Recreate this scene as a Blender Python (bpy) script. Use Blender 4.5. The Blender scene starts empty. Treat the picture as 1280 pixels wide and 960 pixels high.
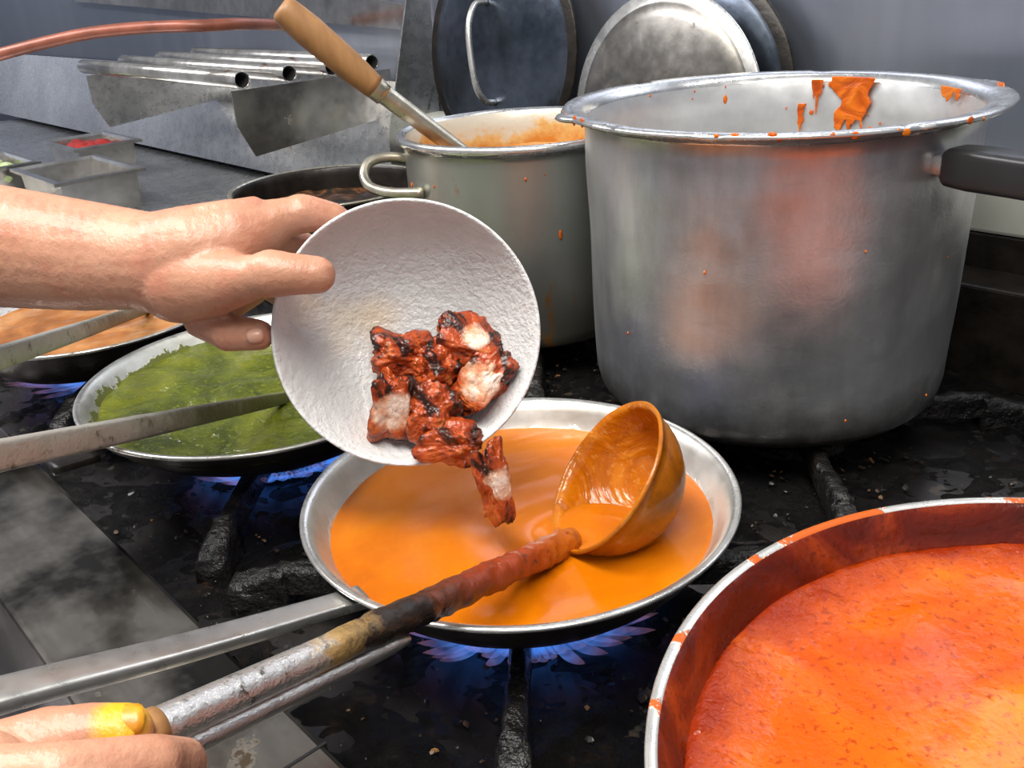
import bpy, bmesh, math, random
from mathutils import Vector, Matrix, noise
random.seed(7)
scn=bpy.context.scene
scn.view_settings.view_transform='Standard'
try: scn.view_settings.look='None'
except: pass
scn.view_settings.exposure=0.0
COL=scn.collection
CA,SA=0.65606,0.75471
def K(u,n,z): return Vector((CA*u+SA*n,-SA*u+CA*n,z))   # kitchen line frame: u along the range, n towards the wall

# ---------------------------------------------------------------- materials
class NT:
    def __init__(s,name):
        s.m=bpy.data.materials.new(name); s.m.use_nodes=True
        s.t=s.m.node_tree; s.n=s.t.nodes; s.l=s.t.links
        s.b=s.n['Principled BSDF']; s.out=s.n['Material Output']
        tc=s.n.new('ShaderNodeTexCoord'); s.obj=tc.outputs['Object']
    def link(s,a,b): s.l.new(a,b)
    def mapping(s,scale=(1,1,1),rot=(0,0,0),loc=(0,0,0)):
        m=s.n.new('ShaderNodeMapping'); m.inputs['Scale'].default_value=scale; m.inputs['Rotation'].default_value=rot; m.inputs['Location'].default_value=loc
        s.link(s.obj,m.inputs['Vector']); return m.outputs[0]
    def noise(s,sc,det=4,rough=.5,vec=None,dist=0):
        n=s.n.new('ShaderNodeTexNoise'); n.inputs['Scale'].default_value=sc; n.inputs['Detail'].default_value=det
        n.inputs['Roughness'].default_value=rough; n.inputs['Distortion'].default_value=dist
        s.link(vec if vec else s.obj,n.inputs['Vector']); return n.outputs['Fac']
    def ramp(s,fac,stops,interp='LINEAR'):
        r=s.n.new('ShaderNodeValToRGB'); r.color_ramp.interpolation=interp
        e=r.color_ramp.elements
        while len(e)<len(stops): e.new(.5)
        for i,(p,c) in enumerate(stops):
            e[i].position=p
            e[i].color=(c,c,c,1) if isinstance(c,(int,float)) else (*c,1)
        s.link(fac,r.inputs[0]); return r.outputs[0]
    def mix(s,fac,a,b,mode='MIX'):
        m=s.n.new('ShaderNodeMix'); m.data_type='RGBA'; m.blend_type=mode
        if isinstance(fac,(int,float)): m.inputs[0].default_value=fac
        else: s.link(fac,m.inputs[0])
        for k,v in ((6,a),(7,b)):
            if isinstance(v,tuple): m.inputs[k].default_value=(*v,1)
            else: s.link(v,m.inputs[k])
        return m.outputs[2]
    def math(s,op,a,b=None,clamp=False):
        m=s.n.new('ShaderNodeMath'); m.operation=op; m.use_clamp=clamp
        for k,v in ((0,a),(1,b)):
            if v is None: continue
            if isinstance(v,(int,float)): m.inputs[k].default_value=v
            else: s.link(v,m.inputs[k])
        return m.outputs[0]
    def attr(s,name):
        a=s.n.new('ShaderNodeAttribute'); a.attribute_name=name; return a.outputs['Fac']
    def dist(s,pt,vec=None):
        v=s.n.new('ShaderNodeVectorMath'); v.operation='DISTANCE'; s.link(vec if vec else s.obj,v.inputs[0]); v.inputs[1].default_value=pt; return v.outputs['Value']
    def sep(s):
        x=s.n.new('ShaderNodeSeparateXYZ'); s.link(s.obj,x.inputs[0]); return x.outputs
    def set(s,k,v):
        if isinstance(v,(int,float)): s.b.inputs[k].default_value=v
        elif isinstance(v,tuple): s.b.inputs[k].default_value=(*v,1) if len(v)==3 and 'Radius' not in k else v
        else: s.link(v,s.b.inputs[k])
    def bump(s,h,st=.3,dist=.01,prev=None):
        b=s.n.new('ShaderNodeBump'); b.inputs['Strength'].default_value=st; b.inputs['Distance'].default_value=dist
        s.link(h,b.inputs['Height'])
        if prev: s.link(prev,b.inputs['Normal'])
        s.link(b.outputs[0],s.b.inputs['Normal']); return b.outputs[0]

def m_steel(name,c1,c2,rough=.3,metal=1.0,scale=6,stretch=(1,1,1),grime=None,gthr=.62,bump=.1,streak=60,gscale=22,ov=.25,gw=.05,r1=.35,r2=.68,film=None,spots=None):
    k=NT(name)
    v=k.mapping(stretch)
    n=k.noise(scale,5,.6,vec=v if scale<5 else None)
    n2=k.noise(streak,3,.6,vec=v)
    col=k.mix(k.ramp(n,[(r1,0.0),(r2,1.0)]),c1,c2)
    col=k.mix(ov,col,k.ramp(n2,[(.3,.35),(.7,.9)]),'OVERLAY')
    k.set('Metallic',metal)
    r=k.math('ADD',k.math('MULTIPLY',n2,.2),rough-.1)
    g=None
    if grime:
        gn=k.noise(gscale,6,.65)
        if film:   # film=(z level, sharpness): residue clings to the wall just above the food
            s=k.sep(); gn=k.math('ADD',gn,k.math('MULTIPLY',k.math('SUBTRACT',film[0],s[2]),film[1]))
        if spots:  # spots=[(point,radius)]
            for pt,rad in spots:
                e=k.math('MULTIPLY',k.math('SUBTRACT',1.0,k.math('MULTIPLY',k.dist(pt),1/rad)),.30)
                gn=k.math('ADD',gn,k.math('MAXIMUM',e,0.0))
        g=k.ramp(gn,[(gthr,0.0),(min(1,gthr+gw),1.0)])
        col=k.mix(g,col,grime)
        k.set('Metallic',k.math('MULTIPLY',k.math('SUBTRACT',1.0,g),metal))
        r=k.math('ADD',r,k.math('MULTIPLY',g,.1))
    k.set('Base Color',col); k.set('Roughness',r)
    b=k.bump(n2,bump,.002)
    if g is not None and (film or spots): k.bump(g,.5,.002,prev=b)
    return k.m
def m_plain(name,c,rough=.5,metal=0,n_amt=.25,nscale=20,bump=.2,c2=None,spec=None,bd=.003):
    k=NT(name); n=k.noise(nscale,5,.6)
    c2=c2 or tuple(x*.6 for x in c)
    k.set('Base Color',k.mix(k.ramp(n,[(.5-n_amt,0.0),(.5+n_amt,1.0)]),c2,c)); k.set('Roughness',rough); k.set('Metallic',metal)
    if spec is not None: k.set('Specular IOR Level',spec)
    k.bump(n,bump,bd); return k.m
def cyl(az,r,z): return (r*math.cos(math.radians(az)),r*math.sin(math.radians(az)),z)

M={}
M['alu']=m_steel('aluminium_worn',(.50,.51,.52),(.66,.67,.68),.36,.9,7,(1,1,.06),bump=.05,streak=90)
M['alu_in']=m_steel('aluminium_inner',(.58,.58,.58),(.74,.74,.73),.36,.8,8,bump=.05,grime=(.70,.32,.10),gthr=.735,gscale=30)
M['pan_in']=m_steel('pan_inside_steel',(.50,.48,.43),(.70,.68,.63),.34,.8,9,grime=(.52,.19,.01),gthr=.585,bump=.08,gscale=22,gw=.12,film=(.0400,20))
M['pan_in_g']=m_steel('pan_inside_green_film',(.42,.42,.37),(.62,.61,.56),.36,.8,9,grime=(.085,.095,.010),gthr=.54,bump=.3,gscale=55,gw=.05,film=(.043,24))
M['rim']=m_steel('pan_rim_steel',(.62,.61,.57),(.80,.79,.75),.28,.9,30,grime=(.30,.15,.04),gthr=.64,bump=.08,gscale=30)
M['rim_dirty']=m_steel('pan_rim_dirty',(.50,.49,.44),(.72,.71,.66),.3,.9,30,grime=(.07,.05,.02),gthr=.58,bump=.15,gscale=40)
M['handle_steel']=m_steel('pan_handle_steel',(.50,.49,.46),(.74,.73,.70),.30,.92,12,(1,1,1),bump=.06,streak=90,grime=(.16,.10,.05),gthr=.70)
M['potrim']=m_steel('pot_rim_metal',(.55,.55,.54),(.76,.76,.74),.26,.92,20,grime=(.55,.19,.04),gthr=.68,bump=.05)
M['rim_sauce']=m_steel('pan_rim_splashed',(.66,.65,.60),(.82,.81,.76),.28,.8,20,grime=(.46,.085,.004),gthr=.655,bump=.12,gscale=38,gw=.03,spots=[(cyl(117,.214,.072),.055),(cyl(108,.214,.072),.04),(cyl(74,.214,.072),.05),(cyl(150,.214,.072),.016),(cyl(163,.214,.072),.014),(cyl(178,.214,.072),.018),(cyl(60,.214,.072),.03)])
M['soot_and_shade']=m_plain('burnt_pan_and_guard_shade',(.028,.022,.018),.36,.2,.2,35,.45,(.006,.005,.004),.35)  # soot on the pans; on the back guard this black is painted shadow
M['iron']=m_plain('cast_iron_grate',(.014,.012,.011),.36,.1,.2,45,1.0,(.003,.0028,.0028),.40,.010)
M['steel_wall']=m_steel('wall_steel',(.27,.30,.37),(.44,.47,.54),.32,.85,1.5,(1,1,.1),grime=(.28,.18,.07),gthr=.745,bump=.03,streak=25,gscale=14,ov=.1)
M['steel_mid']=m_steel('steel_sheet',(.34,.345,.35),(.64,.64,.63),.28,.9,3,(1,.5,1),grime=(.12,.08,.05),gthr=.68,bump=.05)
M['steel_front']=m_steel('stove_rail_steel',(.045,.042,.038),(.34,.31,.27),.17,.95,8,(.25,1,1),grime=(.05,.035,.02),gthr=.66,bump=.08,streak=80,r1=.44,r2=.60)  # contrasting dark and light patches paint reflections into the steel colour
M['steel_low']=m_steel('lower_front_steel',(.03,.03,.035),(.10,.09,.085),.25,.9,6,(.15,1,1),grime=(.04,.03,.02),gthr=.62,bump=.08,streak=60)
M['tube']=m_steel('tube_steel',(.44,.42,.39),(.72,.70,.66),.22,.95,12,bump=.04,grime=(.14,.08,.04),gthr=.68)
M['hole']=m_plain('dark_opening',(.008,.008,.008),.8,0)
M['cream']=m_plain('painted_guard',(.55,.56,.50),.45,.1,.3,8,.1,(.40,.40,.33))
M['bakelite']=m_plain('black_bakelite',(.02,.02,.022),.33,0,.3,30,.1,(.012,.012,.013))
M['brass']=m_steel('dull_handle_metal',(.40,.36,.27),(.62,.58,.48),.3,.9,25)
M['copper']=m_plain('red_gas_hose',(.38,.12,.07),.4,.2,.25,25,.3,(.16,.05,.03))
M['lid_dark']=m_steel('lid_darkened',(.035,.045,.06),(.12,.14,.18),.30,.9,5,grime=(.35,.20,.06),gthr=.72)
M['lid']=m_steel('lid_steel',(.12,.115,.105),(.34,.32,.29),.36,.95,7,grime=(.06,.045,.03),gthr=.62)

k=NT('wood_handle'); n=k.noise(6,6,.6,vec=k.mapping((14,14,2)))
k.set('Base Color',k.mix(n,(.16,.07,.022),(.46,.24,.09))); k.set('Roughness',.5); k.bump(n,.3,.002); M['wood']=k.m
k=NT('white_melamine'); n=k.noise(70,6,.7); n3=k.noise(9,3,.5)
k.set('Base Color',k.mix(k.ramp(n3,[(.60,0.0),(.75,1.0)]),k.mix(n,(.54,.545,.55),(.74,.74,.74)),(.66,.54,.40)))
k.set('Roughness',.18); k.bump(k.math('ADD',n,k.noise(220,3,.6)),.6,.003); M['melamine']=k.m

def m_sauce(name,dark,mid,light,scale=14,rough=.22,grain=0.0,grainc=(.2,.05,.01),bump=.35,dist=1.2,gb=.2,gs=140,grs=260,spec=.4,ring=None):
    k=NT(name)
    n=k.noise(scale,4,.5,dist=dist)
    col=k.ramp(n,[(.30,dark),(.50,mid),(.70,light)])
    if grain>0:
        g=k.noise(grs,3,.6)
        col=k.mix(k.math('MULTIPLY',k.ramp(g,[(.56,0.0),(.66,1.0)]),grain),col,grainc)
    if ring:  # (inner radius, outer radius, colour): cooked-down edge
        d=k.math('ADD',k.dist((0,0,0),k.mapping((1,1,0))),k.math('MULTIPLY',k.math('SUBTRACT',k.noise(18,5,.6),.5),.07))
        m=k.ramp(k.math('MULTIPLY',k.math('SUBTRACT',d,ring[0]),1/(ring[1]-ring[0])),[(0,0.0),(1,1.0)])
        col=k.mix(m,col,ring[2])
    k.set('Base Color',col); k.set('Roughness',rough)
    k.set('Specular IOR Level',spec)
    b=k.bump(n,bump,.006)
    b=k.bump(k.noise(gs,3,.6),gb,.002,prev=b)
    if ring: k.bump(k.math('MULTIPLY',k.noise(75,4,.6),m),.8,.006,prev=b)
    return k.m
M['sauceA']=m_sauce('orange_curry',(.38,.085,.0008),(.50,.128,.0012),(.57,.17,.004),8,.17,.10,(.58,.25,.02),.32,gb=.06,spec=.38)
M['coat']=m_sauce('ladle_inner_coat',(.34,.085,.002),(.48,.130,.002),(.56,.19,.008),26,.16,.3,(.66,.33,.08),.5,gb=.15,spec=.5,dist=2)
M['sauceE']=m_sauce('red_orange_curry',(.44,.050,.0008),(.60,.098,.001),(.70,.19,.005),6,.15,.8,(.26,.030,.001),.30,gb=.22,gs=120,dist=2.6,spec=.35,ring=(.168,.200,(.24,.020,.0012)),grs=230)
M['sauceE_wall']=m_sauce('reduced_sauce_crust',(.040,.004,.0012),(.12,.010,.0018),(.30,.038,.003),14,.25,.5,(.05,.005,.002),.8,gb=.8,gs=80,spec=.45)
M['green']=m_sauce('green_spinach_sauce',(.025,.035,.002),(.070,.085,.004),(.125,.135,.009),15,.16,.7,(.14,.155,.014),.9,gb=1.0,gs=170,grs=200,spec=.5)
M['sauceF']=m_sauce('brown_curry',(.15,.05,.012),(.32,.12,.03),(.45,.22,.08),14,.28,.4,(.18,.06,.015),.6)
M['crust']=m_sauce('charred_crust',(.008,.006,.005),(.03,.017,.010),(.24,.09,.025),22,.35,.4,(.01,.008,.006),1.0)
M['sauceC']=m_sauce('pot_curry',(.38,.11,.012),(.52,.20,.04),(.62,.38,.16),18,.35,.3)
M['splash']=m_sauce('sauce_splash_film',(.36,.05,.002),(.60,.115,.004),(.66,.19,.010),40,.22,.2,bump=.8)
M['ladle']=m_sauce('sauce_coated_metal',(.22,.060,.003),(.38,.112,.004),(.42,.16,.014),16,.22,.3,(.14,.038,.004),.35)

def m_handle(name,stops,metal_stops,rough=.3,ns=60,amt=.10,bp=.5,fine=None):
    k=NT(name); s=k.sep()
    n=k.noise(ns,6,.7)
    t=k.math('ADD',s[2],k.math('MULTIPLY',k.math('SUBTRACT',n,.5),amt))
    col=k.ramp(t,stops)
    if fine: col=k.mix(k.ramp(k.noise(90,5,.7),[(.57,0.0),(.66,.85)]),col,fine)
    k.set('Base Color',col); k.set('Metallic',k.ramp(t,metal_stops)); k.set('Roughness',rough)
    k.bump(n,bp,.004); return k.m
M['ladle_h']=m_handle('ladle_handle_coated',[(0,(.40,.10,.006)),(.05,(.28,.04,.004)),(.10,(.19,.024,.004)),(.135,(.07,.016,.005)),(.155,(.010,.007,.005)),(.20,(.018,.012,.008)),(.222,(.45,.28,.10)),(.240,(.74,.72,.68))],[(0,0.),(.20,0.),(.240,.9)],.27,45,.10,.7,(.05,.016,.006))
M['ladle_rod']=m_handle('ladle_handle_return',[(0,(.03,.02,.01)),(.05,(.03,.02,.01)),(.10,(.6,.58,.55))],[(0,0.),(.05,.3),(.1,.95)],.28)
M['spoon_h']=m_handle('spoon_handle_greasy',[(0,(.13,.14,.05)),(.05,(.08,.075,.03)),(.14,(.09,.08,.055)),(.20,(.22,.21,.17)),(.25,(.48,.47,.43))],[(0,.3),(.1,.3),(.25,.6)],.34,50,.16,.4,(.16,.15,.10))

def m_skin(name,stain=None):
    k=NT(name); n=k.noise(40,4,.55); n2=k.noise(11,2,.5); fine=k.noise(260,3,.6)
    c=k.mix(k.ramp(n2,[(.35,0.0),(.68,1.0)]),(.40,.185,.110),(.55,.30,.20)); c=k.mix(k.ramp(n,[(.46,0.0),(.70,.55)]),c,(.42,.145,.092))
    c=k.mix(k.ramp(fine,[(.5,0.0),(.8,.4)]),c,(.34,.15,.09))
    if stain:
        d=k.math('ADD',k.dist(stain[0]),k.math('MULTIPLY',k.math('SUBTRACT',n,.5),.006))
        c=k.mix(k.ramp(k.math('MULTIPLY',d,1/stain[1]),[(.6,1.0),(1.0,0.0)]),c,(.62,.33,.01))
    k.set('Base Color',c); k.set('Roughness',.43); k.set('Subsurface Weight',.12); k.b.inputs['Subsurface Radius'].default_value=(.010,.004,.002)
    k.b.inputs['Subsurface Scale'].default_value=1.0
    b=k.bump(k.noise(38,5,.65),.45,.005); vx=k.noise(150,4,.6,vec=k.mapping((1,.4,.4))); k.bump(vx,.35,.0015,prev=b); return k.m
M['skin']=m_skin('skin'); M['skin2']=m_skin('skin_stained',((-.150,.266,.143),.013))
M['nail']=m_plain('fingernail',(.60,.34,.25),.25,0,.3,60,.05,(.52,.28,.20))
M['nail_y']=m_plain('turmeric_stained_nail',(.60,.32,.012),.35,0,.3,90,.2,(.42,.15,.01))

k=NT('tandoori_chicken'); n=k.noise(34,6,.62,dist=.8); n2=k.noise(75,5,.65); ct=k.attr('cut'); n4=k.noise(90,4,.6)
geo=k.n.new('ShaderNodeNewGeometry')
c=k.ramp(n,[(.36,(.006,.004,.003)),(.425,(.04,.009,.005)),(.47,(.32,.042,.008)),(.56,(.48,.085,.016)),(.68,(.60,.21,.06))])
c=k.mix(k.ramp(n4,[(.58,0.0),(.68,.7)]),c,(.10,.018,.006))
c=k.mix(k.ramp(geo.outputs['Pointiness'],[(.515,0.0),(.56,.75)]),c,(.02,.007,.004))
ins=k.ramp(k.noise(50,5,.65),[(.36,(.52,.13,.045)),(.46,(.66,.34,.20)),(.60,(.76,.60,.50))])
c=k.mix(k.ramp(k.math('ADD',ct,k.math('MULTIPLY',k.math('SUBTRACT',n2,.5),.6)),[(.44,0.0),(.60,1.0)]),c,ins)
k.set('Base Color',c); k.set('Roughness',.28); k.bump(k.math('ADD',n2,n4),.6,.003); M['chicken']=k.m

k=NT('greasy_cooktop'); n=k.noise(30,8,.75); n2=k.noise(9,3,.5)
c=k.ramp(n,[(.40,(.002,.0018,.0018)),(.57,(.007,.0055,.005)),(.66,(.028,.015,.009)),(.75,(.12,.055,.02))])
k.set('Base Color',c); k.set('Roughness',k.ramp(n2,[(.35,.20),(.65,.42)])); k.set('Specular IOR Level',.35); k.bump(n,1.0,.025); M['cooktop']=k.m
k=NT('burner_flame'); s=k.sep()
e=k.n.new('ShaderNodeEmission'); tr=k.n.new('ShaderNodeBsdfTransparent'); mx=k.n.new('ShaderNodeMixShader')
n=k.noise(40,2,.5)
zz=k.math('MULTIPLY',k.math('ADD',s[2],.032),38)
k.link(k.ramp(zz,[(0,(.05,.24,1.0)),(.35,(.10,.26,.80)),(.6,(.28,.20,.60)),(1,(.70,.30,.28))]),e.inputs[0])
e.inputs[1].default_value=1.1
k.link(k.math('MULTIPLY',k.ramp(zz,[(0,.65),(.35,.22),(1,.05)]),k.ramp(n,[(.35,.15),(.65,1.0)])),mx.inputs[0])
k.link(tr.outputs[0],mx.inputs[1]); k.link(e.outputs[0],mx.inputs[2]); k.link(mx.outputs[0],k.out.inputs[0]); M['flame']=k.m

# ---------------------------------------------------------------- mesh helpers
def mk(name,verts,faces,mats,midx=None,smooth=True,parent=None,loc=None,rot=None):
    me=bpy.data.meshes.new(name); me.from_pydata([tuple(v) for v in verts],[],faces)
    for m in mats: me.materials.append(m)
    if midx: 
        for p,i in zip(me.polygons,midx): p.material_index=i
    if smooth:
        for p in me.polygons: p.use_smooth=True
    me.update(); bm=bmesh.new(); bm.from_mesh(me); bmesh.ops.recalc_face_normals(bm,faces=bm.faces); bm.to_mesh(me); bm.free()
    o=bpy.data.objects.new(name,me); COL.objects.link(o)
    if loc is not None: o.location=loc
    if rot is not None: o.rotation_euler=rot
    if parent: o.parent=parent
    return o
def empty(name,loc=(0,0,0)):
    o=bpy.data.objects.new(name,None); o.location=loc; o.empty_display_size=.05; COL.objects.link(o); return o
def revolve(name,prof,mats,midx,seg=128,fun=None,**kw):
    V=[];F=[];MI=[]
    for r,z in prof:
        for i in range(seg):
            a=2*math.pi*i/seg; rr,zz=(fun(a,r,z) if fun else (r,z))
            V.append((rr*math.cos(a),rr*math.sin(a),zz))
    for j in range(len(prof)-1):
        for i in range(seg):
            F.append((j*seg+i,j*seg+(i+1)%seg,(j+1)*seg+(i+1)%seg,(j+1)*seg+i)); MI.append(midx[j])
    return mk(name,V,F,mats,MI,**kw)
def smoothpath(P,n=8):
    P=[Vector(p) for p in P]; out=[]
    Q=[P[0]*2-P[1]]+P+[P[-1]*2-P[-2]]
    for i in range(1,len(Q)-2):
        for k in range(n):
            t=k/n; a,b,c,d=Q[i-1],Q[i],Q[i+1],Q[i+2]
            out.append(.5*((2*b)+(c-a)*t+(2*a-5*b+4*c-d)*t*t+(3*b-a-3*c+d)*t**3))
    out.append(P[-1]); return out
def lerp_list(R,n):
    out=[]
    for i in range(len(R)-1):
        for k in range(n): out.append(R[i]+(R[i+1]-R[i])*k/n)
    out.append(R[-1]); return out
def tube(name,P,R,mat,seg=20,n=8,flat=None,up=(0,0,1),cap=True,mats=None,lump=None,**kw):
    if isinstance(R,(int,float)): R=[R]*len(P)
    pts=smoothpath(P,n); rr=lerp_list(R,n)
    V=[];F=[]; N=len(pts)
    prevx=None
    for i,p in enumerate(pts):
        t=(pts[min(i+1,N-1)]-pts[max(i-1,0)]).normalized()
        if prevx is None:
            u0=Vector(up); 
            if abs(u0.dot(t))>.95: u0=Vector((1,0,0))
            x=t.cross(u0).normalized()
        else: x=(prevx-t*prevx.dot(t)).normalized()
        prevx=x; y=t.cross(x)
        fx,fy=flat if flat else (1,1)
        for s in range(seg):
            a=2*math.pi*s/seg
            ca,sa=math.cos(a),math.sin(a)
            if flat:
                e=.35; ca=math.copysign(abs(ca)**e,ca); sa=math.copysign(abs(sa)**e,sa)
            q=p+x*(ca*rr[i]*fx)+y*(sa*rr[i]*fy)
            if lump:
                w=lump(q); q=q+(q-p).normalized()*w
            V.append(q)
    for i in range(N-1):
        for s in range(seg): F.append((i*seg+s,i*seg+(s+1)%seg,(i+1)*seg+(s+1)%seg,(i+1)*seg+s))
    if cap: F.append(tuple(range(seg))[::-1]); F.append(tuple(range((N-1)*seg,N*seg)))
    return mk(name,V,F,[mat] if not mats else mats,**kw)
def kbox(name,u0,u1,n0,n1,z0,z1,mat,bev=.002,**kw):
    V=[];
    for u,n,z in [(u0,n0,z0),(u1,n0,z0),(u1,n1,z0),(u0,n1,z0),(u0,n0,z1),(u1,n0,z1),(u1,n1,z1),(u0,n1,z1)]:
        V.append(Vector((u,n,z)))
    F=[(0,3,2,1),(4,5,6,7),(0,1,5,4),(1,2,6,5),(2,3,7,6),(3,0,4,7)]
    o=mk(name,V,F,[mat],smooth=False,rot=(0,0,-math.radians(49)),**kw)
    if bev: b=o.modifiers.new('b','BEVEL'); b.width=bev; b.segments=2
    return o
def grid_disc(name,r,z,mat,amp=.002,sc=12,seed=0,rings=60,seg=160,extra=None,**kw):
    V=[(0,0,z)];F=[]
    for j in range(1,rings+1):
        rr=r*j/rings
        for i in range(seg):
            a=2*math.pi*i/seg; x,y=rr*math.cos(a),rr*math.sin(a)
            h=noise.noise(Vector((x*sc+seed,y*sc,seed)))*amp+noise.noise(Vector((x*sc*3,y*sc*3+seed,seed)))*amp*.35
            if extra: h+=extra(x,y)
            if j==rings: h=abs(h)*.3
            V.append((x,y,z+h))
    for i in range(seg): F.append((0,1+i,1+(i+1)%seg))
    for j in range(rings-1):
        for i in range(seg):
            a=1+j*seg+i;b=1+j*seg+(i+1)%seg; F.append((a,a+seg,b+seg,b))
    return mk(name,V,F,[mat],**kw)
def blob(name,chains,ells,mats,voxel=.0018,smooth=8,parent=None):
    """union of tapered sphere chains -> one continuous skin"""
    bm=bmesh.new()
    def sph(c,r,sc=(1,1,1),rot=None):
        m=Matrix.Translation(c)@(rot.to_matrix().to_4x4() if rot else Matrix())@Matrix.Diagonal((r*sc[0],r*sc[1],r*sc[2],1))
        bmesh.ops.create_icosphere(bm,subdivisions=2 if r<.014 else 3,radius=1,matrix=m)
    for P,R in chains:
        P=[Vector(p) for p in P]
        for i in range(len(P)-1):
            L=(P[i+1]-P[i]).length; n=max(2,int(L/(.25*min(R[i],R[i+1]))))
            for k_ in range(n+(1 if i==len(P)-2 else 0)):
                t=k_/n; sph(P[i].lerp(P[i+1],t),R[i]+(R[i+1]-R[i])*t)
    for c,r,sc,rot in ells: sph(Vector(c),r,sc,rot)
    me=bpy.data.meshes.new(name); bm.to_mesh(me); bm.free()
    for m in mats: me.materials.append(m)
    o=bpy.data.objects.new(name,me); COL.objects.link(o)
    rm=o.modifiers.new('r','REMESH'); rm.mode='VOXEL'; rm.voxel_size=voxel; rm.use_smooth_shade=True
    sm=o.modifiers.new('s','SMOOTH'); sm.factor=.5; sm.iterations=smooth
    if parent: o.parent=parent
    return o
def nail(name,c,nrm,along,w,l,mat,parent):
    n=Vector(nrm).normalized(); a=Vector(along); a=(a-n*a.dot(n)).normalized(); b=n.cross(a)
    V=[];F=[];N=20
    V.append(Vector(c)+n*.0008)
    for j in (1,2,3):
        for i in range(N):
            t=2*math.pi*i/N; q=j/3
            ca,sa=math.cos(t),math.sin(t); ca=math.copysign(abs(ca)**.75,ca); sa=math.copysign(abs(sa)**.75,sa)
            V.append(Vector(c)+a*(l*ca*q)+b*(w*sa*q)+n*(.0008-.0034*q*q*sa*sa-.0012*q*q*ca*ca))
    for i in range(N): F.append((0,1+i,1+(i+1)%N))
    for j in range(2):
        for i in range(N): a_=1+j*N+i;b_=1+j*N+(i+1)%N; F.append((a_,a_+N,b_+N,b_))
    o=mk(name,V,F,[mat],parent=parent); s=o.modifiers.new('s','SOLIDIFY'); s.thickness=.0012; s.offset=-1
    return o
def wallsplat(name,R,az,zt,w,h,mat,parent,seed,inner=True,drips=3,full=.35):
    """sauce film following a cylinder wall"""
    rnd=random.Random(seed); NU,NV=48,60; V=[];F=[]
    dr=[(rnd.uniform(-.75,.75),rnd.uniform(.45,1)) for _ in range(drips)]
    def inside(a,b):
        L=full+.35*noise.noise(Vector((a*2.5,seed,0)))
        for c,l in dr: L=max(L,l*max(0,1-((a-c)/.26)**2)**.4)
        e=1.0-.55*b+.6*noise.noise(Vector((b*5,seed*1.7,2 if a>0 else 7)))
        return b<L*(1-.3*a*a) and abs(a)<e
    for i in range(NU+1):
        for j in range(NV+1):
            a=-1.2+2.4*i/NU; b=j/NV
            th=az+a*w/2/R; rr=R-(.0012 if inner else -.0012)
            V.append((rr*math.cos(th),rr*math.sin(th),zt-b*h))
    for i in range(NU):
        for j in range(NV):
            if inside(-1.2+2.4*(i+.5)/NU,(j+.5)/NV):
                p=i*(NV+1)+j; F.append((p,p+1,p+NV+2,p+NV+1))
    o=mk(name,V,F,[mat],parent=parent)
    s=o.modifiers.new('s','SOLIDIFY'); s.thickness=.001; s.offset=0
    m=o.modifiers.new('m','SMOOTH'); m.iterations=8
    return o
def droplets(name,R,specs,mat,parent,inner=True):
    """small dried drops sitting on a cylinder wall: (azimuth deg, z, radius, stretch)"""
    bm=bmesh.new()
    for az,z,r,st in specs:
        a=math.radians(az); rr=R-(.0004 if inner else -.0004)
        m=Matrix.Translation((rr*math.cos(a),rr*math.sin(a),z))@Matrix.Rotation(a,4,'Z')@Matrix.Diagonal((.0008,r,r*st,1))
        bmesh.ops.create_icosphere(bm,subdivisions=2,radius=1,matrix=m)
    me=bpy.data.meshes.new(name); bm.to_mesh(me); bm.free(); me.materials.append(mat)
    for p in me.polygons: p.use_smooth=True
    o=bpy.data.objects.new(name,me); COL.objects.link(o); o.parent=parent; return o

# ---------------------------------------------------------------- camera
f=1174.1; pitch=.4211; roll=.0658; H=.3868
Fv=Vector((0,math.cos(pitch),-math.sin(pitch))); R0=Vector((1,0,0)); U0=Vector((0,math.sin(pitch),math.cos(pitch)))
Rv=R0*math.cos(roll)-U0*math.sin(roll); Uv=U0*math.cos(roll)+R0*math.sin(roll)
cd=bpy.data.cameras.new('camera'); cam=bpy.data.objects.new('camera',cd); COL.objects.link(cam)
m3=Matrix((Rv,Uv,-Fv)).transposed(); cam.matrix_world=Matrix.Translation((0,0,H))@m3.to_4x4()
cd.sensor_width=36; cd.lens=f*36/1280; cd.clip_start=.01
scn.camera=cam

# ---------------------------------------------------------------- room + range
kbox('floor',-5,2.5,-2,1.2,-.95,-.90,m_plain('floor_tiles',(.16,.12,.10),.4,0,.2,6,.1),0)
kbox('wall_back',-5,2.5,1.06,1.10,-.9,1.6,M['steel_wall'],0)
kbox('wall_left',-5.05,-5,-2,1.1,-.9,1.6,M['steel_wall'],0)
stove=empty('stove')
def K_(o): o.parent=stove; return o
K_(kbox('body',-1.38,1.2,.10,.93,-.88,-.036,M['steel_low'],.002))
K_(kbox('flue_riser',-1.38,1.2,.935,.998,-.5,.064,M['soot_and_shade'],.003))
K_(kbox('back_guard',-1.38,1.2,1.0,1.058,-.5,.10,M['soot_and_shade'],.003))  # black face: the shadow on the guard is put into its colour
K_(kbox('back_guard_trim',-1.38,1.2,.998,1.058,.10,.155,M['cream'],.004))
K_(kbox('front_rail',-1.38,1.2,.088,.183,-.075,-.026,M['steel_front'],.004))
K_(kbox('control_panel',-1.38,1.2,.03,.098,-.25,-.07,M['steel_low'],.004))
K_(kbox('drip_ledge',-1.38,1.2,-.06,.03,-.30,-.12,M['steel_low'],.004))
for i,uu in enumerate((-.92,-.40)): K_(kbox('rail_seam_%d'%i,uu-.001,uu+.001,.087,.184,-.076,-.0255,M['hole'],0))
V=[];F=[];NU,NN=420,124
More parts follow.
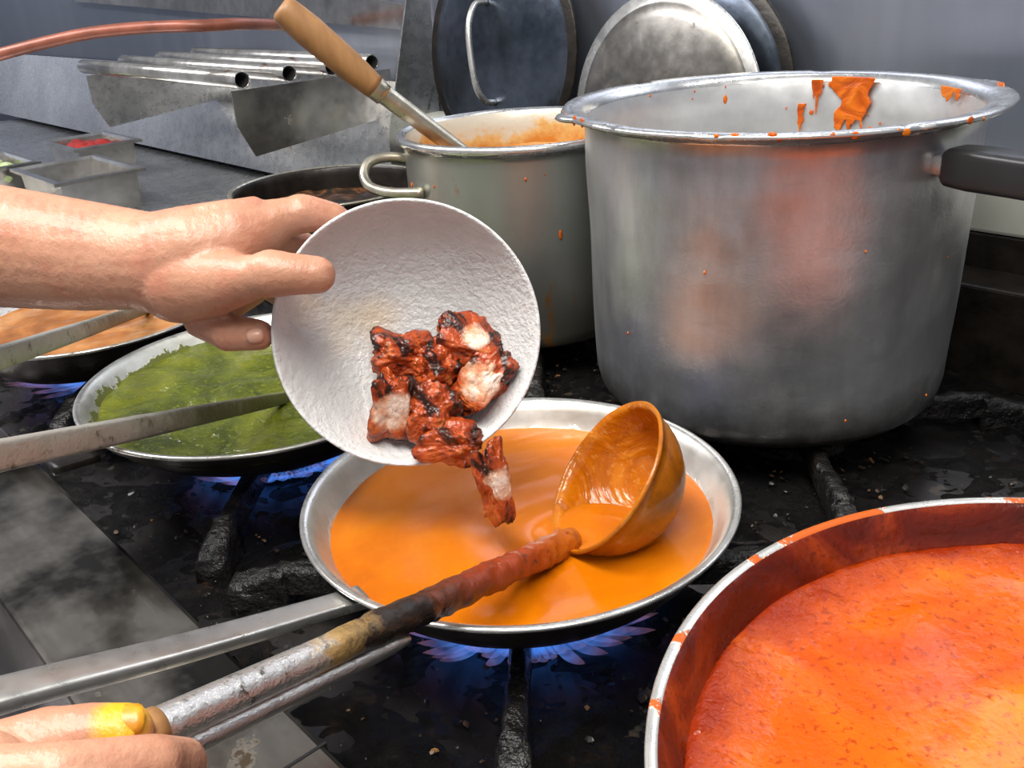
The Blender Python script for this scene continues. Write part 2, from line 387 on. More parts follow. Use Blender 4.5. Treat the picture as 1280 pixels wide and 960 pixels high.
for i in range(NU+1):
    for j in range(NN+1):
        u=-1.38+2.58*i/NU; n=.183+.752*j/NN
        h=noise.noise(Vector((u*16,n*16,0)))*.004+max(0,noise.noise(Vector((u*34,n*34,3))))*.012+abs(noise.noise(Vector((u*80,n*80,5))))*.006
        V.append(Vector((u,n,-.038+h)))
for i in range(NU):
    for j in range(NN): a=i*(NN+1)+j; F.append((a,a+NN+1,a+NN+2,a+1))
mk('cooktop',V,F,[M['cooktop']],rot=(0,0,-math.radians(49)),parent=stove)
bm=bmesh.new(); rnd=random.Random(3)
for _ in range(3200):
    p=K(rnd.uniform(-.8,.75),rnd.uniform(.186,.75),-.031); s=rnd.choice([.0006,.0009,.0013,.002])
    if rnd.random()<.04: s=rnd.uniform(.003,.006)
    mt=Matrix.Translation(p)@Matrix.Rotation(rnd.random()*6,4,'Z')@Matrix.Rotation(rnd.random()*.8,4,'X')@Matrix.Diagonal((s*rnd.uniform(.7,1.8),s,s*.4,1))
    v=bmesh.ops.create_icosphere(bm,subdivisions=1,radius=1,matrix=mt)['verts']
    for q in v: q.co+=Vector((rnd.uniform(-1,1),rnd.uniform(-1,1),rnd.uniform(-.5,.5)))*s*.3
me=bpy.data.meshes.new('burnt_crumbs'); bm.to_mesh(me); bm.free()
k=NT('crumb'); k.set('Base Color',k.ramp(k.noise(30,2),[(.50,(.005,.004,.003)),(.60,(.045,.022,.01)),(.72,(.30,.15,.04))])); k.set('Roughness',.45)
me.materials.append(k.m); o=bpy.data.objects.new('burnt_crumbs',me); COL.objects.link(o); o.parent=stove

def lumpbar(V,F,p0,p1,w0,w1,zt0,zt1,zb,seed,n=14):
    """cast bar with encrusted, uneven surface"""
    d=(p1-p0).normalized(); s=Vector((-d.y,d.x,0)); b=len(V); S=10
    for i in range(n+1):
        t=i/n; p=p0.lerp(p1,t); w=w0+(w1-w0)*t; zt=zt0+(zt1-zt0)*t
        sec=[(-1,zb),(-.95,zb+(zt-zb)*.5),(-.8,zt-.004),(-.6,zt),(-.2,zt),(.2,zt),(.6,zt),(.8,zt-.004),(.95,zb+(zt-zb)*.5),(1,zb)]
        for a,z in sec:
            q=p+s*(w*a)+Vector((0,0,z)); nn=noise.noise(q*90+Vector((seed,0,0)))*.0022+noise.noise(q*220)*.0009
            V.append(q+s*(nn*(1 if a>0 else -1))+Vector((0,0,min(nn,.0008) if z>=zt-.001 else nn)))
    for i in range(n):
        for j in range(S-1): F.append((b+i*S+j,b+i*S+j+1,b+(i+1)*S+j+1,b+(i+1)*S+j))
    F.append(tuple(range(b,b+S))); F.append(tuple(range(b+n*S,b+n*S+S))[::-1])
def grate(cu,cn,j):
    c=K(cu,cn,0); V=[];F=[]
    for a in (-94,-4,86,176):
        d=Vector((math.cos(math.radians(a)),math.sin(math.radians(a)),0))
        lumpbar(V,F,c+d*.058,c+d*.178,.0065,.009,-.004,-.001,-.022,a)
        lumpbar(V,F,c+d*.172,c+d*.215,.012,.014,-.003,-.014,-.040,a+9,8)
    mk('pan_grate',V,F,[M['iron']],parent=stove)
    revolve('burner_head',[(0,-.016),(.030,-.016),(.036,-.019),(.040,-.026),(.052,-.028),(.055,-.036)],[M['iron']],[0]*5,40,loc=(c.x,c.y,0),parent=stove)
def flame(cu,cn,rad=.060,R1=.100,n=90,seed=1):
    c=K(cu,cn,0); V=[];F=[]; rnd=random.Random(seed)
    for i in range(n):
        a=2*math.pi*(i+rnd.uniform(-.2,.2))/n; L=(R1-rad)*rnd.uniform(.7,1.2); w=.0040; S=8;NS=8
        base=len(V)
        for s in range(NS+1):
            t=s/NS; rr=rad+L*t; z=-.029+.022*t**1.6
            ww=w*(math.sin(math.pi*min(1,.25+.75*t))**.7+.02)*(1+.3*t)
            ctr=Vector((math.cos(a)*rr,math.sin(a)*rr,z)); tn=Vector((-math.sin(a),math.cos(a),0)); up=Vector((0,0,1))
            for q in range(S):
                b=2*math.pi*q/S; V.append(ctr+tn*ww*math.cos(b)+up*ww*.7*math.sin(b))
        for s in range(NS):
            for q in range(S): F.append((base+s*S+q,base+s*S+(q+1)%S,base+(s+1)*S+(q+1)%S,base+(s+1)*S+q))
    mk('gas_flame',V,F,[M['flame']],loc=(c.x,c.y,0),parent=stove)
cA=.368
for j in (0,1):
    for i in (1,0,-1,-2): grate(-.424+i*.342+0*j,cA+j*.345,j)
flame(-.424,cA,R1=.106,seed=1); flame(-.424-.342,cA,R1=.108,seed=2); flame(-.424-.70,cA-.01,R1=.15,seed=3)

# ---------------------------------------------------------------- pans
def fry_pan(name,x,y,r,h,rb,rs,zs,sauce,wallm,rimm,outm,seed,amp=.0015,sc=14,extra=None):
    e=empty(name,(x,y,0))
    prof=[(.0005,.001),(rb-.01,.001),(rb,.004),(rb+(r-rb)*.35,h*.28),(rb+(r-rb)*.7,h*.62),(r-.006,h-.006),(r-.001,h-.001),(r,h+.001),(r-.002,h+.0025),(r-.006,h+.0015),
          (r-.011,h-.004),(rb+(r-rb)*.7-.003,h*.62+.001),(rb+(r-rb)*.35-.003,h*.28+.003),(rb-.008,.006),(.0005,.004)]
    mi=[2,2,2,2,2,2,1,1,1,0,0,0,0,0]
    o=revolve('pan_body',prof,[wallm,rimm,outm],mi,160,parent=e)
    sb=o.modifiers.new('s','SUBSURF'); sb.levels=1; sb.render_levels=1
    grid_disc('sauce',rs,zs,sauce,amp,sc,seed,parent=e,extra=extra)
    return e
def swirlA(x,y):
    d=math.hypot(x-.02,y+.04); return .0020*math.sin(d*130+math.atan2(y+.04,x-.02)*2)*math.exp(-d*16)+.002*math.exp(-((x+.02)**2+(y+.05)**2)/.0008)
def swirlE(x,y):
    d=math.hypot(x-.06,y+.02); a=math.atan2(y+.02,x-.06)
    w=min(1,max(0,(math.hypot(x,y)-.160)/.04))
    return .0018*math.sin(d*55+a*2)*math.exp(-d*4)+w*w*.005+w*.0016*noise.noise(Vector((x*60,y*60,1)))
A=fry_pan('frying_pan_orange_curry',0,.561,.150,.054,.100,.1325,.036,M['sauceA'],M['pan_in'],M['rim'],M['soot_and_shade'],1,.0018,12,extra=swirlA)
D=fry_pan('frying_pan_green_sauce',-.229,.815,.170,.050,.115,.159,.037,M['green'],M['pan_in_g'],M['rim_dirty'],M['soot_and_shade'],5,.0045,24)
Fp=fry_pan('frying_pan_brown_curry',-.478,1.035,.150,.052,.105,.134,.037,M['sauceF'],M['pan_in'],M['rim_dirty'],M['soot_and_shade'],9,.003,20)
E=fry_pan('wide_pan_red_curry',.262,.268,.219,.072,.168,.202,.048,M['sauceE'],M['sauceE_wall'],M['rim_sauce'],M['alu'],13,.0025,10,extra=swirlE)
G=fry_pan('deep_black_pan',-.221,1.224,.128,.138,.115,.120,.108,M['crust'],M['soot_and_shade'],M['brass'],M['soot_and_shade'],17,.008,25)
tube('handle',[(-.098,-.094,.044),(-.118,-.108,.048),(-.18,-.158,.066),(-.25,-.212,.088),(-.34,-.281,.112)],[.008,.0075,.0085,.0095,.010],M['handle_steel'],24,6,flat=(1.15,.5),parent=A)
tube('handle',[(-.115,-.128,.040),(-.14,-.155,.044)],[.008]*2,M['soot_and_shade'],20,6,flat=(1.1,.45),parent=D)

# ---------------------------------------------------------------- large pot
B=empty('large_stockpot',(.246,.838,0))
def lug(a,r,z):
    if r>.178:
        for az,w,amt in ((math.radians(188),.10,.009),(math.radians(2),.12,.008)):
            d=(a-az+math.pi)%(2*math.pi)-math.pi
            if abs(d)<w: r+=amt*math.cos(d/w*math.pi/2)
        for az in (-120,-75,-150,60,120):
            d=(a-math.radians(az)+math.pi)%(2*math.pi)-math.pi
            if abs(d)<.05: r-=.0045; z-=.0015
    r*=1+.004*math.sin(2*a+.6)
    if z>.01: r+=.0022*noise.noise(Vector((math.cos(a)*2.4,math.sin(a)*2.4,z*11)))
    return r,z
k=NT('stockpot_aluminium'); s=k.sep(); n=k.noise(5,5,.6,dist=.4); st=k.noise(70,4,.6,vec=k.mapping((1,1,.3))); sp=k.noise(38,5,.6); fine=k.noise(320,2,.5); scr=k.noise(26,5,.7,vec=k.mapping((1,1,2.5)))
base=k.mix(k.ramp(n,[(.35,0.0),(.65,1.0)]),(.43,.44,.46),(.64,.65,.66))
base=k.mix(.2,base,k.ramp(st,[(.3,.3),(.7,.85)]),'OVERLAY')
base=k.mix(k.ramp(scr,[(.60,0.0),(.75,.35)]),base,(.30,.30,.29))
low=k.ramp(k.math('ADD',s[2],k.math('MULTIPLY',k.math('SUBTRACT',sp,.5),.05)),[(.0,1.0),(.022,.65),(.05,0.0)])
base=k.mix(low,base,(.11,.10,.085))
k.set('Base Color',base); k.set('Metallic',.88); k.set('Roughness',k.math('ADD',.28,k.math('MULTIPLY',n,.20)))
b=k.bump(k.noise(11,2,.5),.45,.012); k.bump(k.math('ADD',st,fine),.12,.0015,prev=b); M['potB']=k.m
hs=[.04,.06,.08,.10,.12,.14,.16,.18,.20,.22]
prof=[(.0005,0),(.135,0),(.150,.003),(.158,.012),(.1605,.024)]+[(.1610+.0055*(h-.04)/.18,h) for h in hs]+[(.1668,.245),(.1675,.256),(.172,.2605),(.185,.2625),(.188,.2645),(.186,.2672),(.178,.2672),(.169,.2655),
      (.1645,.258),(.163,.23),(.161,.12),(.157,.02),(.14,.006),(.0005,.006)]
mi=[0]*(5+len(hs)+1)+[2]*7+[1]*6
mi=(mi+[1]*50)[:len(prof)-1]
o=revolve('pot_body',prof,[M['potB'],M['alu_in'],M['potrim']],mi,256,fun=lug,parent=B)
wallsplat('sauce_run_1',.1622,math.radians(47.5),.265,.040,.088,M['splash'],B,4,drips=7,full=.45)
wallsplat('sauce_run_2',.1622,math.radians(60),.262,.011,.055,M['splash'],B,9,drips=1)
wallsplat('sauce_run_3',.1622,math.radians(65),.238,.008,.032,M['splash'],B,12,drips=1,full=.8)
wallsplat('sauce_run_4',.1622,math.radians(6),.263,.034,.026,M['splash'],B,15,drips=3)
rnd=random.Random(5)
droplets('sauce_spatter',.1632,[(rnd.uniform(30,130),rnd.uniform(.20,.26),rnd.choice([.0007,.001,.0022]),rnd.uniform(1,2.2)) for _ in range(24)],M['splash'],B)
droplets('rim_spatter',.186,[(rnd.choice([rnd.uniform(-20,25),rnd.uniform(-180,0),rnd.uniform(170,200)]),.265+rnd.uniform(-.002,.002),rnd.choice([.001,.002,.0035]),.8) for _ in range(34)],M['splash'],B,inner=False)
droplets('lug_stain',.190,[(rnd.uniform(-3,7),.2655,rnd.uniform(.002,.005),.4) for _ in range(10)],M['splash'],B,inner=False)
droplets('outer_spatter',.1655,[(rnd.uniform(-170,-10),rnd.uniform(.03,.24),rnd.choice([.0006,.0009]),rnd.uniform(1,2.5)) for _ in range(8)],M['splash'],B,inner=False)
hd=Vector((math.cos(math.radians(-60)),math.sin(math.radians(-60)),0)); s0=hd*.166+Vector((0,0,.232))
tube('handle_bracket',[s0-hd*.006,s0+hd*.03],[.010,.010],M['rim'],16,3,flat=(1.2,.8),parent=B)
tube('handle_grip',[s0+hd*.006,s0+hd*.012,s0+hd*.03,s0+hd*.06,s0+hd*.10,s0+hd*.15,s0+hd*.19],[.010,.0140,.0150,.0145,.0145,.0155,.011],M['bakelite'],32,6,flat=(1.05,1.0),parent=B)

# ---------------------------------------------------------------- middle pot
C=empty('medium_stockpot',(.028,1.068,0))
k=NT('greened_aluminium'); s=k.sep(); n=k.noise(6,5,.6); sp=k.noise(30,6,.65,vec=k.mapping((1,1,.4)))
base=k.mix(n,(.30,.32,.29),(.50,.52,.48)); low=k.ramp(s[2],[(.0,.85),(.09,.45),(.18,0.0)]); base=k.mix(low,base,(.15,.13,.09))
base=k.mix(k.ramp(sp,[(.62,0.0),(.68,.9)]),base,(.42,.18,.03))
k.set('Base Color',base); k.set('Metallic',.85); k.set('Roughness',.36); k.bump(k.noise(60,4,.6),.15,.002); M['potC']=k.m
k=NT('stained_pot_inside'); sp=k.noise(18,5,.65); s=k.sep()
t=k.math('ADD',sp,k.math('MULTIPLY',k.math('SUBTRACT',.206,s[2]),8))
k.set('Base Color',k.ramp(t,[(.46,(.58,.56,.48)),(.56,(.62,.40,.15)),(.70,(.52,.20,.03)),(.85,(.46,.14,.012))])); k.set('Metallic',.15); k.set('Roughness',.35); k.bump(sp,.4,.004); M['potCin']=k.m
prof=[(.0005,0),(.115,0),(.126,.006),(.129,.018),(.130,.12),(.1305,.205),(.1315,.211),(.137,.214),(.1385,.218),(.137,.222),(.132,.2225),(.128,.219),(.127,.20),(.125,.02),(.0005,.008)]
revolve('pot_body',prof,[M['potC'],M['potCin'],M['potrim']],[0]*6+[2]*5+[1]*3,160,parent=C)
grid_disc('sauce',.1262,.180,M['sauceC'],.005,24,3,parent=C)
droplets('outer_spatter',.1303,[(rnd.uniform(-160,-60),rnd.uniform(.06,.205),rnd.choice([.0008,.0012,.002]),rnd.uniform(1,3)) for _ in range(9)],M['splash'],C,inner=False)
tube('side_handle',[(-.124,-.015,.196),(-.150,-.020,.200),(-.168,-.030,.197),(-.173,-.043,.186),(-.165,-.058,.176),(-.143,-.068,.171),(-.108,-.075,.170)],[.006,.0055,.0055,.0055,.0055,.0055,.006],M['brass'],16,6,parent=C)
L2=empty('wooden_handled_ladle',(0,0,0))
a=Vector((-.2046,1.0074,.3609)); b_=Vector((-.1225,1.0255,.2765)); c_=Vector((.015,1.066,.15)); dv=(b_-a).normalized()
tube('wood_grip',[a,a+dv*.006,a+(b_-a)*.3,a+(b_-a)*.7,b_],[.010,.0145,.0165,.0155,.0125],M['wood'],24,6,parent=L2)
tube('ferrule',[b_-dv*.004,b_+dv*.012],[.0128,.0115],M['brass'],24,3,parent=L2)
tube('steel_shank',[b_,b_.lerp(c_,.5),c_],[.0105,.0095,.009],M['brass'],20,6,parent=L2)

# ---------------------------------------------------------------- curry ladle in pan A
LD=empty('curry_ladle',(.059,.538,.074))
nrm=Vector((-.771,-.090,.630)).normalized(); dn=Vector((-.570,-.336,-.7495)); dn=(dn-nrm*dn.dot(nrm)).normalized(); sd=nrm.cross(dn)
RM=Matrix((dn,sd,nrm)).transposed()
rc=.0535; prof=[]
for i in range(0,15):
    t=i/14*math.radians(86); prof.append((max(.0005,rc*math.sin(t)),-rc*1.0*math.cos(t)+.004))
prof+= [(rc+.0022,.001),(rc+.0026,.003),(rc+.001,.0042)]
for i in range(14,-1,-1):
    t=i/14*math.radians(86); prof.append((max(.0005,(rc-.0022)*math.sin(t)),-(rc-.0022)*1.0*math.cos(t)+.004))
def cupf(a,r,z):   # slightly uneven film of sauce on the metal
    q=Vector((r*math.cos(a),r*math.sin(a),z)); return r*(1+.012*noise.noise(q*55)),z
o=revolve('ladle_cup',prof,[M['ladle'],M['brass'],M['coat']],[0]*17+[2]*(len(prof)-18),96,fun=cupf,parent=LD); o.rotation_euler=RM.to_euler()
j0=LD.location+dn*(rc-.004)+nrm*.0; j1=Vector((-.146,.278,.127)); hdv=(j1-j0); hl=hdv.length; hq=hdv.normalized().to_track_quat('Z','X')
hz=[(0,0,-.004),(0,0,.005),(0,0,.06),(0,0,.12),(0,0,.18),(0,0,hl),(0,0,hl+.09)]
rad=[.0060,.0085,.0080,.0076,.0076,.0082,.0082]
def lumpf(q):
    if q.z>.225: return 0
    w=min(1,(.225-q.z)/.04)
    return w*(.0024*abs(noise.noise(q*70))+.0014*noise.noise(q*160)+.0006)
def put(o): o.location=j0-LD.location; o.rotation_mode='QUATERNION'; o.rotation_quaternion=hq
put(tube('ladle_handle',hz,rad,M['ladle_h'],36,24,lump=lumpf,parent=LD))
put(tube('grip_band',[(0,0,hl-.002),(0,0,hl+.014)],[.0088,.0088],M['wood'],24,3,parent=LD))
off=hq.inverted()@(Vector((.25,-.25,-.95)).normalized()*.0115)
put(tube('handle_return_leg',[off+Vector((0,0,.17)),off+Vector((0,0,.20)),off+Vector((0,0,hl+.02)),off+Vector((0,0,hl+.08))],[.003,.0045,.005,.005],M['ladle_rod'],20,10,parent=LD))

# ---------------------------------------------------------------- serving spoons
def spoon(name,p0,p1,ext,bowl=.03,r=.0062):
    p0=Vector(p0);p1=Vector(p1); e=empty(name,p0); d=p1-p0; L=d.length; q=d.normalized().to_track_quat('Z','Y')
    o=tube('handle',[(0,0,-.005),(0,0,L*.3),(0,0,L*.7),(0,0,L+ext)],[r*.7,r*.9,r*1.05,r*1.15],M['spoon_h'],20,8,flat=(1.25,.7),parent=e); o.rotation_mode='QUATERNION'; o.rotation_quaternion=q
    h=Vector((-d.x,-d.y,0)).normalized(); ang=math.atan2(h.y,h.x)
    pr=[(.0005,-.012),(bowl*.5,-.010),(bowl*.85,-.004),(bowl,.002),(bowl*.97,.003),(bowl*.8,-.002),(bowl*.45,-.008),(.0005,-.010)]
    o=revolve('spoon_bowl',pr,[M['brass']],[0]*7,40,parent=e); o.scale=(1.35,1,1); o.rotation_euler=(0,0,ang); o.location=h*bowl*1.2+Vector((0,0,-.009))
    return e
spoon('serving_spoon',(-.204,.778,.040),(-.277,.45,.163),.06)
spoon('serving_spoon',(-.421,1.054,.043),(-.38,.663,.140),.08)

# ---------------------------------------------------------------- tipped bowl with chicken
BW=empty('white_bowl',(-.065,.567,.173))
bn=Vector((.09,-.945,.315)).normalized(); bx=Vector((1,0,0)); bx=(bx-bn*bx.dot(bn)).normalized(); by=bn.cross(bx)
BM=Matrix((bx,by,bn)).transposed()
bp=[(.0005,-.050),(.025,-.050),(.045,-.043),(.062,-.031),(.076,-.015),(.0835,0)]
prof=bp+[(.085,.0012),(.0865,.0004),(.0865,-.0015)]+[(.079,-.017),(.065,-.034),(.048,-.047),(.034,-.052),(.033,-.057),(.030,-.057),(.029,-.053),(.0005,-.053)]
o=revolve('bowl_shell',prof,[M['melamine']],[0]*(len(prof)-1),128,parent=BW); o.rotation_euler=BM.to_euler(); sb=o.modifiers.new('s','SUBSURF'); sb.levels=1; sb.render_levels=2
CH=empty('tandoori_chicken_pieces',(0,0,0))
def piece(c,r,st,rot,seed,cut=None,cr=.5):
    me=bpy.data.meshes.new('chicken_piece'); bm=bmesh.new(); bmesh.ops.create_icosphere(bm,subdivisions=6,radius=1)
    E_=Matrix.Rotation(rot[2],3,'Z')@Matrix.Rotation(rot[1],3,'Y')@Matrix.Rotation(rot[0],3,'X')
    cv=Vector(cut).normalized() if cut is not None else None; vals=[]
    for v in bm.verts:
        p=v.co.copy(); d=1+.42*noise.noise(p*1.2+Vector((seed*3.1,0,0)))+.20*noise.noise(p*2.6+Vector((0,seed,0)))+.08*noise.noise(p*6)+.04*noise.noise(p*14)
        m=max(abs(p.x),abs(p.y),abs(p.z)); d*=(1/m)**.5*.88
        q=Vector((p.x*st[0],p.y*st[1],p.z*st[2]))*d*r
        q=E_@q
        if cv:
            e=q.dot(cv)-r*.60
            if e>0: q=q-cv*e*.75
            rad_=(q-cv*q.dot(cv)).length/(r*cr)
            vals.append(max(0,1-rad_*.55) if q.dot(cv)>r*.35 else 0.0)
        else: vals.append(0.0)
        v.co=q
    bm.to_mesh(me); bm.free(); me.materials.append(M['chicken'])
    at=me.attributes.new('cut','FLOAT','POINT'); at.data.foreach_set('value',vals)
    for p in me.polygons: p.use_smooth=True
    o=bpy.data.objects.new('chicken_piece',me); o.location=c; COL.objects.link(o); o.parent=CH; return o
piece((-.068,.588,.1510),.020,(1.3,.9,.75),(0,.3,.2),1)
piece((-.026,.590,.1550),.0205,(1.25,.8,.8),(.3,.5,0),2,cut=(.3,-.8,.7),cr=.5)
piece((-.080,.560,.1260),.0190,(.75,.8,1.4),(.2,.15,0),3,cut=(.25,-.95,.0),cr=.85)
piece((-.053,.560,.1190),.020,(1.0,.8,1.1),(0,.9,.3),4)
piece((-.018,.572,.1350),.0195,(1.25,.8,.85),(.5,-.5,.6),5,cut=(-.2,-.9,.3),cr=.8)
piece((-.042,.545,.1040),.017,(1.3,.8,.8),(0,.3,0),6)
piece((-.048,.577,.142),.017,(1,.8,1),(.6,.3,.8),8)
piece((-.016,.511,.0930),.0155,(.75,.7,1.9),(.1,-.1,0),7,cut=(.5,-.8,.1),cr=.8)

# ---------------------------------------------------------------- left hand tipping the bowl
H1=empty('cook_left_arm',(0,0,0))
mm=lambda *p:(p[0]/1000,p[1]/1000,p[2]/1000)
chains=[
 ([mm(-520,640,250),mm(-422,628,243),mm(-326,604,238),mm(-272,595,231),mm(-224,588,226)],[.047,.043,.040,.036,.031]),
 ([mm(-224,588,226),mm(-199,589,230),mm(-174,597,234),mm(-151,604,240)],[.031,.030,.0265,.0155]),
 ([mm(-224,588,222),mm(-195,594,216),mm(-176,606,216),mm(-158,617,226)],[.030,.029,.026,.0155]),
 ([mm(-215,590,215),mm(-190,597,206),mm(-176,608,204)],[.027,.027,.020]),
 ([mm(-208,580,214),mm(-184,569,215),mm(-163,559,219)],[.027,.0215,.0158]),
 ([mm(-163,559,219),mm(-150,553,222),mm(-141,550,224)],[.0152,.0136,.0148]),
 ([mm(-141,550,224),mm(-128,549,223),mm(-114,551,221)],[.0148,.0134,.0120]),
 ([mm(-153,603,242),mm(-131,611,245)],[.0150,.0125]),
 ([mm(-131,611,245),mm(-127,612,245),mm(-112,618,239),mm(-98,621,226)],[.0136,.0125,.0112,.0095]),
 ([mm(-160,615,228),mm(-138,632,216),mm(-116,632,202),mm(-98,630,188)],[.0140,.0125,.0112,.0092]),
 ([mm(-169,614,208),mm(-154,624,190),mm(-136,618,170),mm(-122,610,154)],[.0140,.0126,.0116,.0096]),
 ([mm(-192,602,198),mm(-200,586,185),mm(-181,572,180)],[.0145,.0130,.0120]),
 ([mm(-181,572,180),mm(-160,567,179)],[.0126,.0104]),
]
for dy,dz in ((0,0),(9,-6)):
    chains.append(([mm(-212,582+dy,251+dz),mm(-185,588+dy,256+dz),mm(-158,601+dy,253+dz)],[.0050,.0052,.0080]))
blob('forearm_and_hand',chains,[],[M['skin']],.0017,4,parent=H1)
nail('pinky_nail',mm(-160,557.5,182),(.1,-.93,.35),(1,.2,0),.0046,.0052,M['nail'],H1)

# ---------------------------------------------------------------- right hand on the ladle
H2=empty('cook_right_arm',(0,0,0))
ax=Vector((-.574,-.777,.26))
def sh(pts,k_): return [Vector(mm(*p))+ax*k_ for p in pts]
fing=[(-178,230,154),(-154,230,155),(-133,245,142),(-131,262,125),(-145,270,114)]
chains=[
 ([mm(-420,70,60),mm(-300,140,98),mm(-235,195,121)],[.040,.036,.030]),
 ([mm(-235,195,121),mm(-212,222,136),mm(-190,236,144)],[.030,.029,.021]),
 ([mm(-235,195,121),mm(-225,190,136),mm(-205,195,156)],[.029,.028,.021]),
 ([mm(-220,222,130),mm(-206,252,131),mm(-186,262,135),mm(-178,264,136)],[.026,.0195,.0145,.0142]),
 ([mm(-178,264,136),mm(-164,266,137),mm(-151,267,137)],[.0142,.0128,.0112]),
 (sh(fing,0),[.0130,.0116,.0112,.0100,.0088]),
 (sh(fing,.023),[.0132,.0118,.0114,.0100,.0088]),
 (sh(fing,.045),[.0128,.0112,.0108,.0096,.0084]),
 (sh(fing,.065),[.0118,.0098,.0094,.0088,.0076]),
]
blob('forearm_and_hand',chains,[],[M['skin2']],.0015,4,parent=H2)
nail('thumb_nail',mm(-149,264,146),(.05,-.45,.9),(.97,.2,.05),.0068,.0082,M['nail_y'],H2)

# ---------------------------------------------------------------- lids against the wall
def lid(name,c,r,mat,rimmat,tilt,handle=True,dome=.02):
    e=empty(name,c)
    nz=(Vector((-SA,-CA,0))*math.cos(tilt)+Vector((0,0,1))*math.sin(tilt)).normalized()
    xx=Vector((0,0,1)).cross(nz).normalized(); yy=nz.cross(xx)
    R_=Matrix((xx,yy,nz)).transposed(); e.rotation_euler=R_.to_euler()
    prof=[(.0005,dome),(r*.4,dome*.9),(r*.78,dome*.55),(r*.88,dome*.3),(r*.90,.004),(r*.985,.003),(r,0),(r*.985,-.003),(r*.9,-.002),(.0005,dome-.003)]
    revolve('lid_disc',prof,[mat,rimmat],[0,0,0,0,1,1,1,0,0],96,parent=e)
    if handle: tube('grab_handle',[(.01,-.072,dome*.8),(.01,-.068,dome+.018),(.006,-.04,dome+.034),(-.006,.03,dome+.036),(-.012,.066,dome+.020),(-.012,.072,dome*.8)],.0050,M['rim'],14,6,parent=e)
    return e
lid('pot_lid',K(-1.135,1.005,.262),.166,M['lid_dark'],M['soot_and_shade'],.10)
lid('pot_lid',K(-.785,.965,.198),.150,M['lid'],M['rim'],.08,handle=False,dome=.022)
lid('pot_lid',K(-.785,1.02,.215),.156,M['lid_dark'],M['soot_and_shade'],.08,handle=False)
o=revolve('wall_rivet',[(.0005,.006),(.005,.005),(.008,.002),(.009,0)],[M['rim']],[0]*3,24); o.location=K(-.745,1.06,.335); o.rotation_euler=Matrix((Vector((CA,-SA,0)),Vector((0,0,1)),Vector((-SA,-CA,0)))).transposed().to_euler()

# ---------------------------------------------------------------- tubular wall shelf
SH=empty('tubular_wall_shelf')
for i,n_ in enumerate((.752,.84,.925,1.01)):
    V=[];F=[];MI=[];S=28;ro,ri=.0145,.0122;u0,u1=-2.2,-1.487
    for (u,r) in ((u0,ro),(u1,ro),(u1,ri),(u1-.12,ri)):
        for s in range(S):
            a=2*math.pi*s/S; V.append(K(u,n_+r*math.cos(a),.238+r*math.sin(a)))
    for j in range(3):
        for s in range(S): F.append((j*S+s,j*S+(s+1)%S,(j+1)*S+(s+1)%S,(j+1)*S+s)); MI.append(1 if j==2 else 0)
    F.append(tuple(range(3*S,4*S)));MI.append(1)
    mk('shelf_tube_%d'%i,V,F,[M['tube'],M['hole']],MI,parent=SH)
def plate(name,pts,mat,parent,th=.003):
    o=mk(name,[K(*p) for p in pts],[tuple(range(len(pts)))],[mat],smooth=False,parent=parent); s=o.modifiers.new('s','SOLIDIFY'); s.thickness=th; return o
plate('end_bracket',[(-1.50,.735,.222),(-1.50,1.055,.222),(-1.50,1.055,.140),(-1.50,.76,.112),(-1.50,.735,.165)],M['tube'],SH)
plate('far_bracket',[(-2.15,.735,.222),(-2.15,1.055,.222),(-2.15,1.055,.140),(-2.15,.76,.112),(-2.15,.735,.165)],M['steel_mid'],SH)
plate('splash_sheet',[(-4.2,.96,.01),(-1.36,.96,.01),(-1.36,1.05,.20),(-4.2,1.05,.20)],M['steel_mid'],SH)
plate('upper_rail_sheet',[(-3.0,1.04,.36),(-1.40,1.04,.29),(-1.40,1.04,.33),(-3.0,1.04,.52)],M['tube'],SH)
plate('corner_flange',[(-1.36,.94,.01),(-1.36,1.055,.01),(-1.36,1.055,.42),(-1.36,1.03,.42),(-1.36,.94,.12)],M['steel_mid'],SH)
GH=tube('gas_hose',[(-.95,1.62,.27),(-.78,1.605,.302),(-.70,1.61,.316),(-.6256,1.616,.325),(-.54,1.62,.327),(-.459,1.6156,.3244),(-.40,1.68,.32),(-.34,1.9,.30)],.0095,M['copper'],16,8)

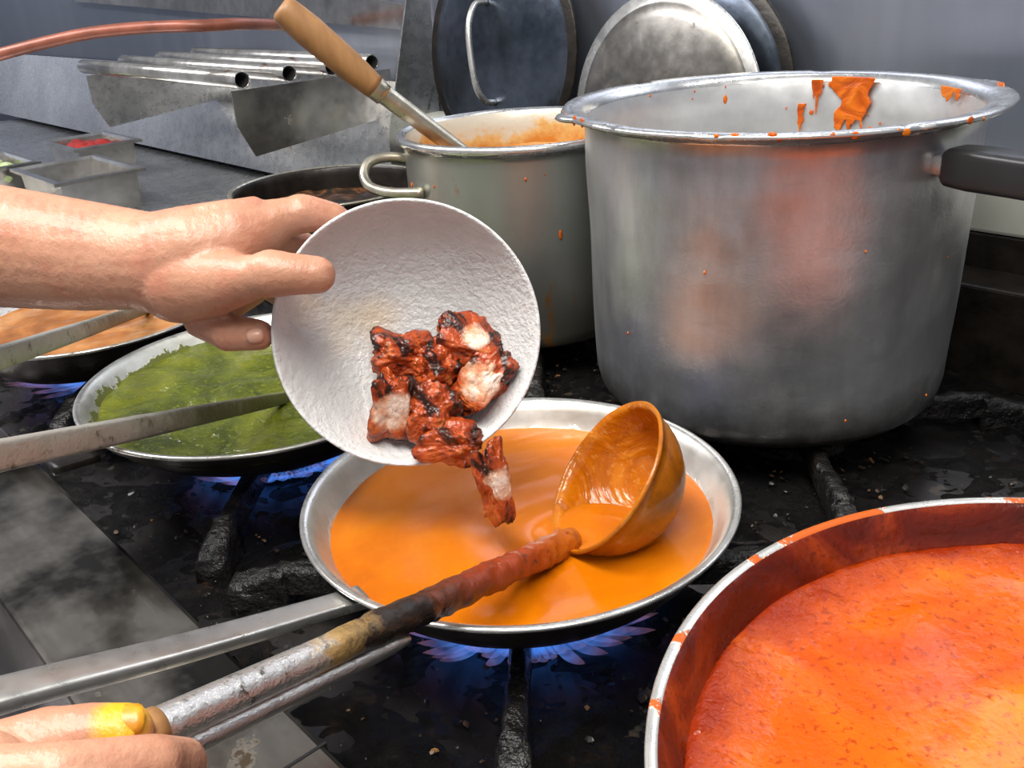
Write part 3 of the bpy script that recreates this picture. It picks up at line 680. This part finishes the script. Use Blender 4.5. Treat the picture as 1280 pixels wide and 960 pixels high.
# ---------------------------------------------------------------- side counter with food trays
kbox('side_counter',-3.6,-1.40,.05,1.055,-.88,.0,M['steel_mid'],.003)
def tray(name,u,n_,w,d,h,zt,fc=None):
    e=empty(name,K(u,n_,0)); e.rotation_euler=(0,0,-math.radians(49))
    V=[];F=[]
    lv=[(w/2,d/2,zt),(w/2-.012,d/2-.012,zt+.001),(w/2-.016,d/2-.016,zt-.004),(w/2-.024,d/2-.024,zt-h)]
    for a,b,z in [(w/2,d/2,zt-.006)]+lv: V+=[(-a,-b,z),(a,-b,z),(a,b,z),(-a,b,z)]
    for j in range(4):
        for s in range(4): F.append((j*4+s,j*4+(s+1)%4,(j+1)*4+(s+1)%4,(j+1)*4+s))
    F.append((16,17,18,19))
    b=len(V)
    V+=[(-w/2+.018,-d/2+.018,.0),(w/2-.018,-d/2+.018,.0),(w/2-.018,d/2-.018,.0),(-w/2+.018,d/2-.018,.0),(-w/2+.014,-d/2+.014,zt-.005),(w/2-.014,-d/2+.014,zt-.005),(w/2-.014,d/2-.014,zt-.005),(-w/2+.014,d/2-.014,zt-.005)]
    for s in range(4): F.append((b+s,b+(s+1)%4,b+4+(s+1)%4,b+4+s))
    mk('tray',V,F,[M['tube']],smooth=False,parent=e)
    if fc:
        rnd=random.Random(int(u*100)); bm=bmesh.new()
        for _ in range(40):
            s=rnd.uniform(.012,.022); bmesh.ops.create_icosphere(bm,subdivisions=2,radius=1,matrix=Matrix.Translation((rnd.uniform(-w/2+.04,w/2-.04),rnd.uniform(-d/2+.04,d/2-.04),zt-.03+rnd.uniform(0,.02)))@Matrix.Diagonal((s*1.5,s,s*.7,1)))
        me=bpy.data.meshes.new('food'); bm.to_mesh(me); bm.free(); me.materials.append(fc); o=bpy.data.objects.new('food',me); COL.objects.link(o); o.parent=e
    return e
mf_r=m_plain('red_relish',(.45,.03,.02),.3,0,.2,60); mf_g=m_plain('pale_garnish',(.65,.68,.45),.5,0,.2,60,.3,(.25,.38,.08)); 
tray('food_tray',-1.93,.60,.26,.17,.06,.075)
tray('food_tray',-2.24,.74,.22,.15,.06,.080,mf_r)
tray('food_tray',-2.20,.50,.22,.17,.06,.075,mf_g)

# ---------------------------------------------------------------- light
w=bpy.data.worlds.new('kitchen_ambient'); scn.world=w; w.use_nodes=True; w.node_tree.nodes['Background'].inputs[0].default_value=(.92,.94,1.0,1); w.node_tree.nodes['Background'].inputs[1].default_value=.38
def area(name,loc,rot,sx,sy,p,c):
    l=bpy.data.lights.new(name,'AREA'); l.shape='RECTANGLE'; l.size=sx; l.size_y=sy; l.energy=p; l.color=c
    o=bpy.data.objects.new(name,l); o.location=loc; o.rotation_euler=rot; COL.objects.link(o)
area('ceiling_tube_lamp',(-.2,.10,1.45),(0,0,math.radians(-49)),1.5,.35,46,(1,.96,.89))
area('ceiling_tube_lamp',(.7,1.0,1.5),(0,0,math.radians(-49)),1.2,.3,28,(1,.98,.95))
area('ceiling_tube_lamp',(-1.5,1.2,1.5),(0,0,math.radians(-49)),1.2,.3,42,(.99,.98,1))
